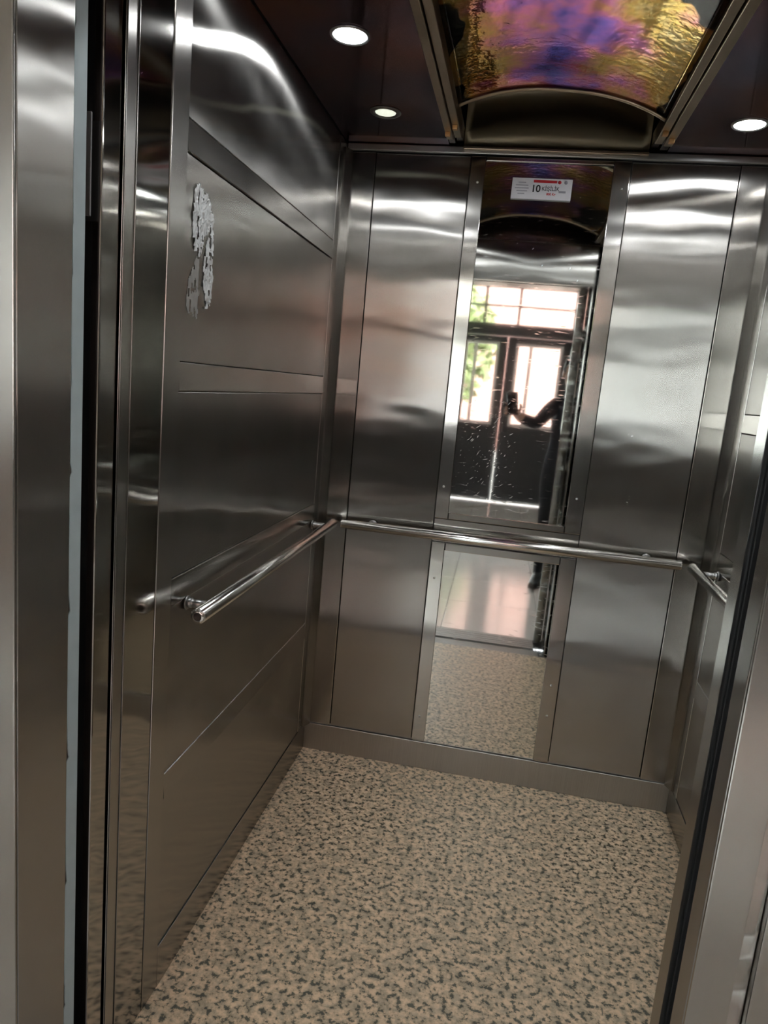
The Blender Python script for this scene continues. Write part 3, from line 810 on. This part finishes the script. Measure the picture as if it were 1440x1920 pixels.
def person():
    root = empty('person', (1.12, -2.98, 0.0))
    V, Rr, E = [], [], []
    def vert(p, r):
        V.append(Vector(p)); Rr.append(r if isinstance(r, tuple) else (r, r)); return len(V) - 1
    def chain(start, pts):
        i = start
        for p, r in pts:
            j = vert(p, r); E.append((i, j)); i = j
        return i
    pel = vert((1.13, -3.00, 0.93), (0.15, 0.115))
    ch = chain(pel, [((1.13, -2.99, 1.08), (0.14, 0.105)), ((1.13, -2.99, 1.22), (0.155, 0.115))])
    up = chain(ch, [((1.125, -2.98, 1.34), (0.15, 0.10))])
    nk = chain(up, [((1.12, -2.97, 1.42), 0.058), ((1.115, -2.955, 1.49), 0.052)])
    hd_ = chain(nk, [((1.11, -2.945, 1.55), (0.068, 0.082)), ((1.108, -2.945, 1.62), (0.074, 0.094)), ((1.108, -2.955, 1.69), (0.06, 0.075))])
    # left arm, reaching to the phone
    palm_c = CAM + RX * 0.030 + upv * (-0.115) - view * 0.055
    shl = chain(up, [((1.00, -2.965, 1.375), 0.066)])
    fa_ = chain(shl, [((0.94, -2.87, 1.31), 0.054), ((0.875, -2.76, 1.235), 0.047), ((0.815, -2.67, 1.245), 0.044), ((0.745, -2.60, 1.272), 0.036)])
    wrist = chain(fa_, [(tuple(palm_c + RX * 0.012 - upv * 0.03 - view * 0.02), 0.027)])
    palm = chain(wrist, [(tuple(palm_c), (0.030, 0.018))])
    knk = chain(palm, [(tuple(palm_c + upv * 0.028 + view * 0.002), (0.034, 0.014))])
    # fingers wrap the far (mirror side) edge of the phone, thumb on the near edge
    for k, (dy, ln) in enumerate(((0.050, 0.92), (0.032, 1.0), (0.013, 0.95), (-0.006, 0.8))):
        b = palm_c + upv * dy - RX * 0.016
        chain(knk if dy > 0.02 else palm, [(tuple(b - RX * 0.018 + view * 0.004), 0.0085), (tuple(b - RX * 0.046 + view * 0.020), 0.0080),
                    (tuple(b - RX * 0.047 + view * 0.044), 0.0072), (tuple(b - RX * (0.047 - 0.022 * ln) + view * 0.0505), 0.0060)])
    chain(palm, [(tuple(palm_c + RX * 0.034 + upv * 0.006 + view * 0.012), 0.011), (tuple(palm_c + RX * 0.046 + upv * 0.034 + view * 0.032), 0.0095), (tuple(palm_c + RX * 0.040 + upv * 0.060 + view * 0.034), 0.008)])
    # right arm hanging
    shr = chain(up, [((1.255, -2.985, 1.375), 0.066)])
    ra = chain(shr, [((1.305, -3.00, 1.24), 0.052), ((1.325, -3.01, 1.10), 0.046), ((1.335, -2.97, 0.98), 0.042), ((1.335, -2.92, 0.87), 0.033)])
    pr = chain(ra, [((1.33, -2.90, 0.83), 0.026), ((1.328, -2.885, 0.775), (0.020, 0.034))])
    for dy, ln in ((0.028, 0.9), (0.010, 1.0), (-0.008, 0.95), (-0.026, 0.78)):
        chain(pr, [((1.325, -2.885 + dy, 0.745), 0.0085), ((1.318, -2.882 + dy * 1.1, 0.745 - 0.032 * ln), 0.008), ((1.305, -2.880 + dy * 1.1, 0.745 - 0.058 * ln), 0.007)])
    chain(pr, [((1.312, -2.845, 0.775), 0.0105), ((1.300, -2.828, 0.745), 0.0085)])
    # legs
    for s, x, yf_ in ((-1, 1.045, -2.98), (1, 1.225, -3.03)):
        chain(pel, [((x, -3.0, 0.86), (0.094, 0.10)), ((x - 0.004, -2.995, 0.68), 0.076), ((x - 0.008, -2.985, 0.50), 0.060), ((x - 0.01, -3.0, 0.30), 0.052), ((x - 0.012, -3.015, 0.10), 0.040), ((x - 0.014, -2.99, 0.06), 0.042)])
    me = bpy.data.meshes.new('body')
    me.from_pydata([v - Vector((1.12, -2.98, 0)) for v in V], E, [])
    o = bpy.data.objects.new('body', me); COL.objects.link(o)
    sk = o.modifiers.new('skin', 'SKIN')
    for i, sv in enumerate(me.skin_vertices[0].data):
        sv.radius = Rr[i]; sv.use_root = (i == 0)
    ss = o.modifiers.new('sub', 'SUBSURF'); ss.levels = 2; ss.render_levels = 2
    dg = bpy.context.evaluated_depsgraph_get(); dg.update()
    me2 = bpy.data.meshes.new_from_object(o.evaluated_get(dg))
    bpy.data.objects.remove(o)
    for m_ in (M_navy, M_skin, M_trous): me2.materials.append(m_)
    hc = palm_c - Vector((1.12, -2.98, 0))
    for p in me2.polygons:
        c = p.center; p.use_smooth = True
        if c.z > 1.435: p.material_index = 1
        elif (c - hc).length < 0.085: p.material_index = 1
        elif c.z < 0.85 and c.x > 0.155 and c.y > 0.03: p.material_index = 1
        elif c.z < 0.90: p.material_index = 2
        else: p.material_index = 0
    body = bpy.data.objects.new('body', me2); link(body, root)
    # face
    hc_ = Vector((1.108, -2.945, 1.61)); off = pmat(root)
    def ell(name, c, r, m, par, n=16):
        bm = bmesh.new(); bmesh.ops.create_uvsphere(bm, u_segments=n, v_segments=n // 2 + 2, radius=1.0)
        for v in bm.verts: v.co = Vector((v.co.x * r[0], v.co.y * r[1], v.co.z * r[2])) + Vector(c) - pmat(par)
        for f in bm.faces: f.smooth = True
        return mobj(name, bm, m, par)
    for s in (-1, 1):
        ell('eye', hc_ + Vector((s * 0.031, 0.084, 0.0)), (0.012, 0.008, 0.008), M_ink, root)
        ell('ear', hc_ + Vector((s * 0.076, -0.01, -0.005)), (0.012, 0.022, 0.032), M_skin, root)
    ell('nose', hc_ + Vector((0, 0.098, -0.022)), (0.014, 0.020, 0.024), M_skin, root)
    ell('mouth', hc_ + Vector((0, 0.086, -0.058)), (0.024, 0.008, 0.006), M_red, root)
    # hair cap
    bm = bmesh.new(); bmesh.ops.create_uvsphere(bm, u_segments=28, v_segments=18, radius=1.0)
    kill = [v for v in bm.verts if v.co.y > 0.55 and v.co.z < 0.45 or v.co.z < -0.55]
    bmesh.ops.delete(bm, geom=kill, context='VERTS')
    for v in bm.verts:
        v.co = Vector((v.co.x * 0.084, v.co.y * 0.104 - 0.008, v.co.z * 0.105 + 0.038)) + hc_ - off
    bmesh.ops.solidify(bm, geom=list(bm.faces), thickness=0.006)
    mobj('hair', bm, M_hair, root, True)
    # shoes
    for x, y, rz in ((1.031, -2.93, 0.35), (1.211, -2.97, -0.1)):
        bm = bmesh.new(); bmesh.ops.create_cube(bm, size=1.0)
        bmesh.ops.subdivide_edges(bm, edges=list(bm.edges), cuts=4, use_grid_fill=True)
        for v in bm.verts:
            t_ = v.co.y + 0.5
            wd = 0.072 + 0.022 * math.sin(t_ * 2.6) - 0.035 * max(0, t_ - 0.75) / 0.25
            ht = 0.095 - 0.055 * max(0.0, min(1, (t_ - 0.35) / 0.4))
            c = Vector((v.co.x * wd, v.co.y * 0.275, (v.co.z + 0.5) * ht))
            if c.z > 0.02: c.x *= 0.9
            v.co = Matrix.Rotation(rz, 3, 'Z') @ c + Vector((x, y, 0.001)) - off
        mobj('shoe', bm, M_shoe, root, True)
    tag(root, 'person in dark jacket and trousers holding up a phone in the lobby', 'person')
person()
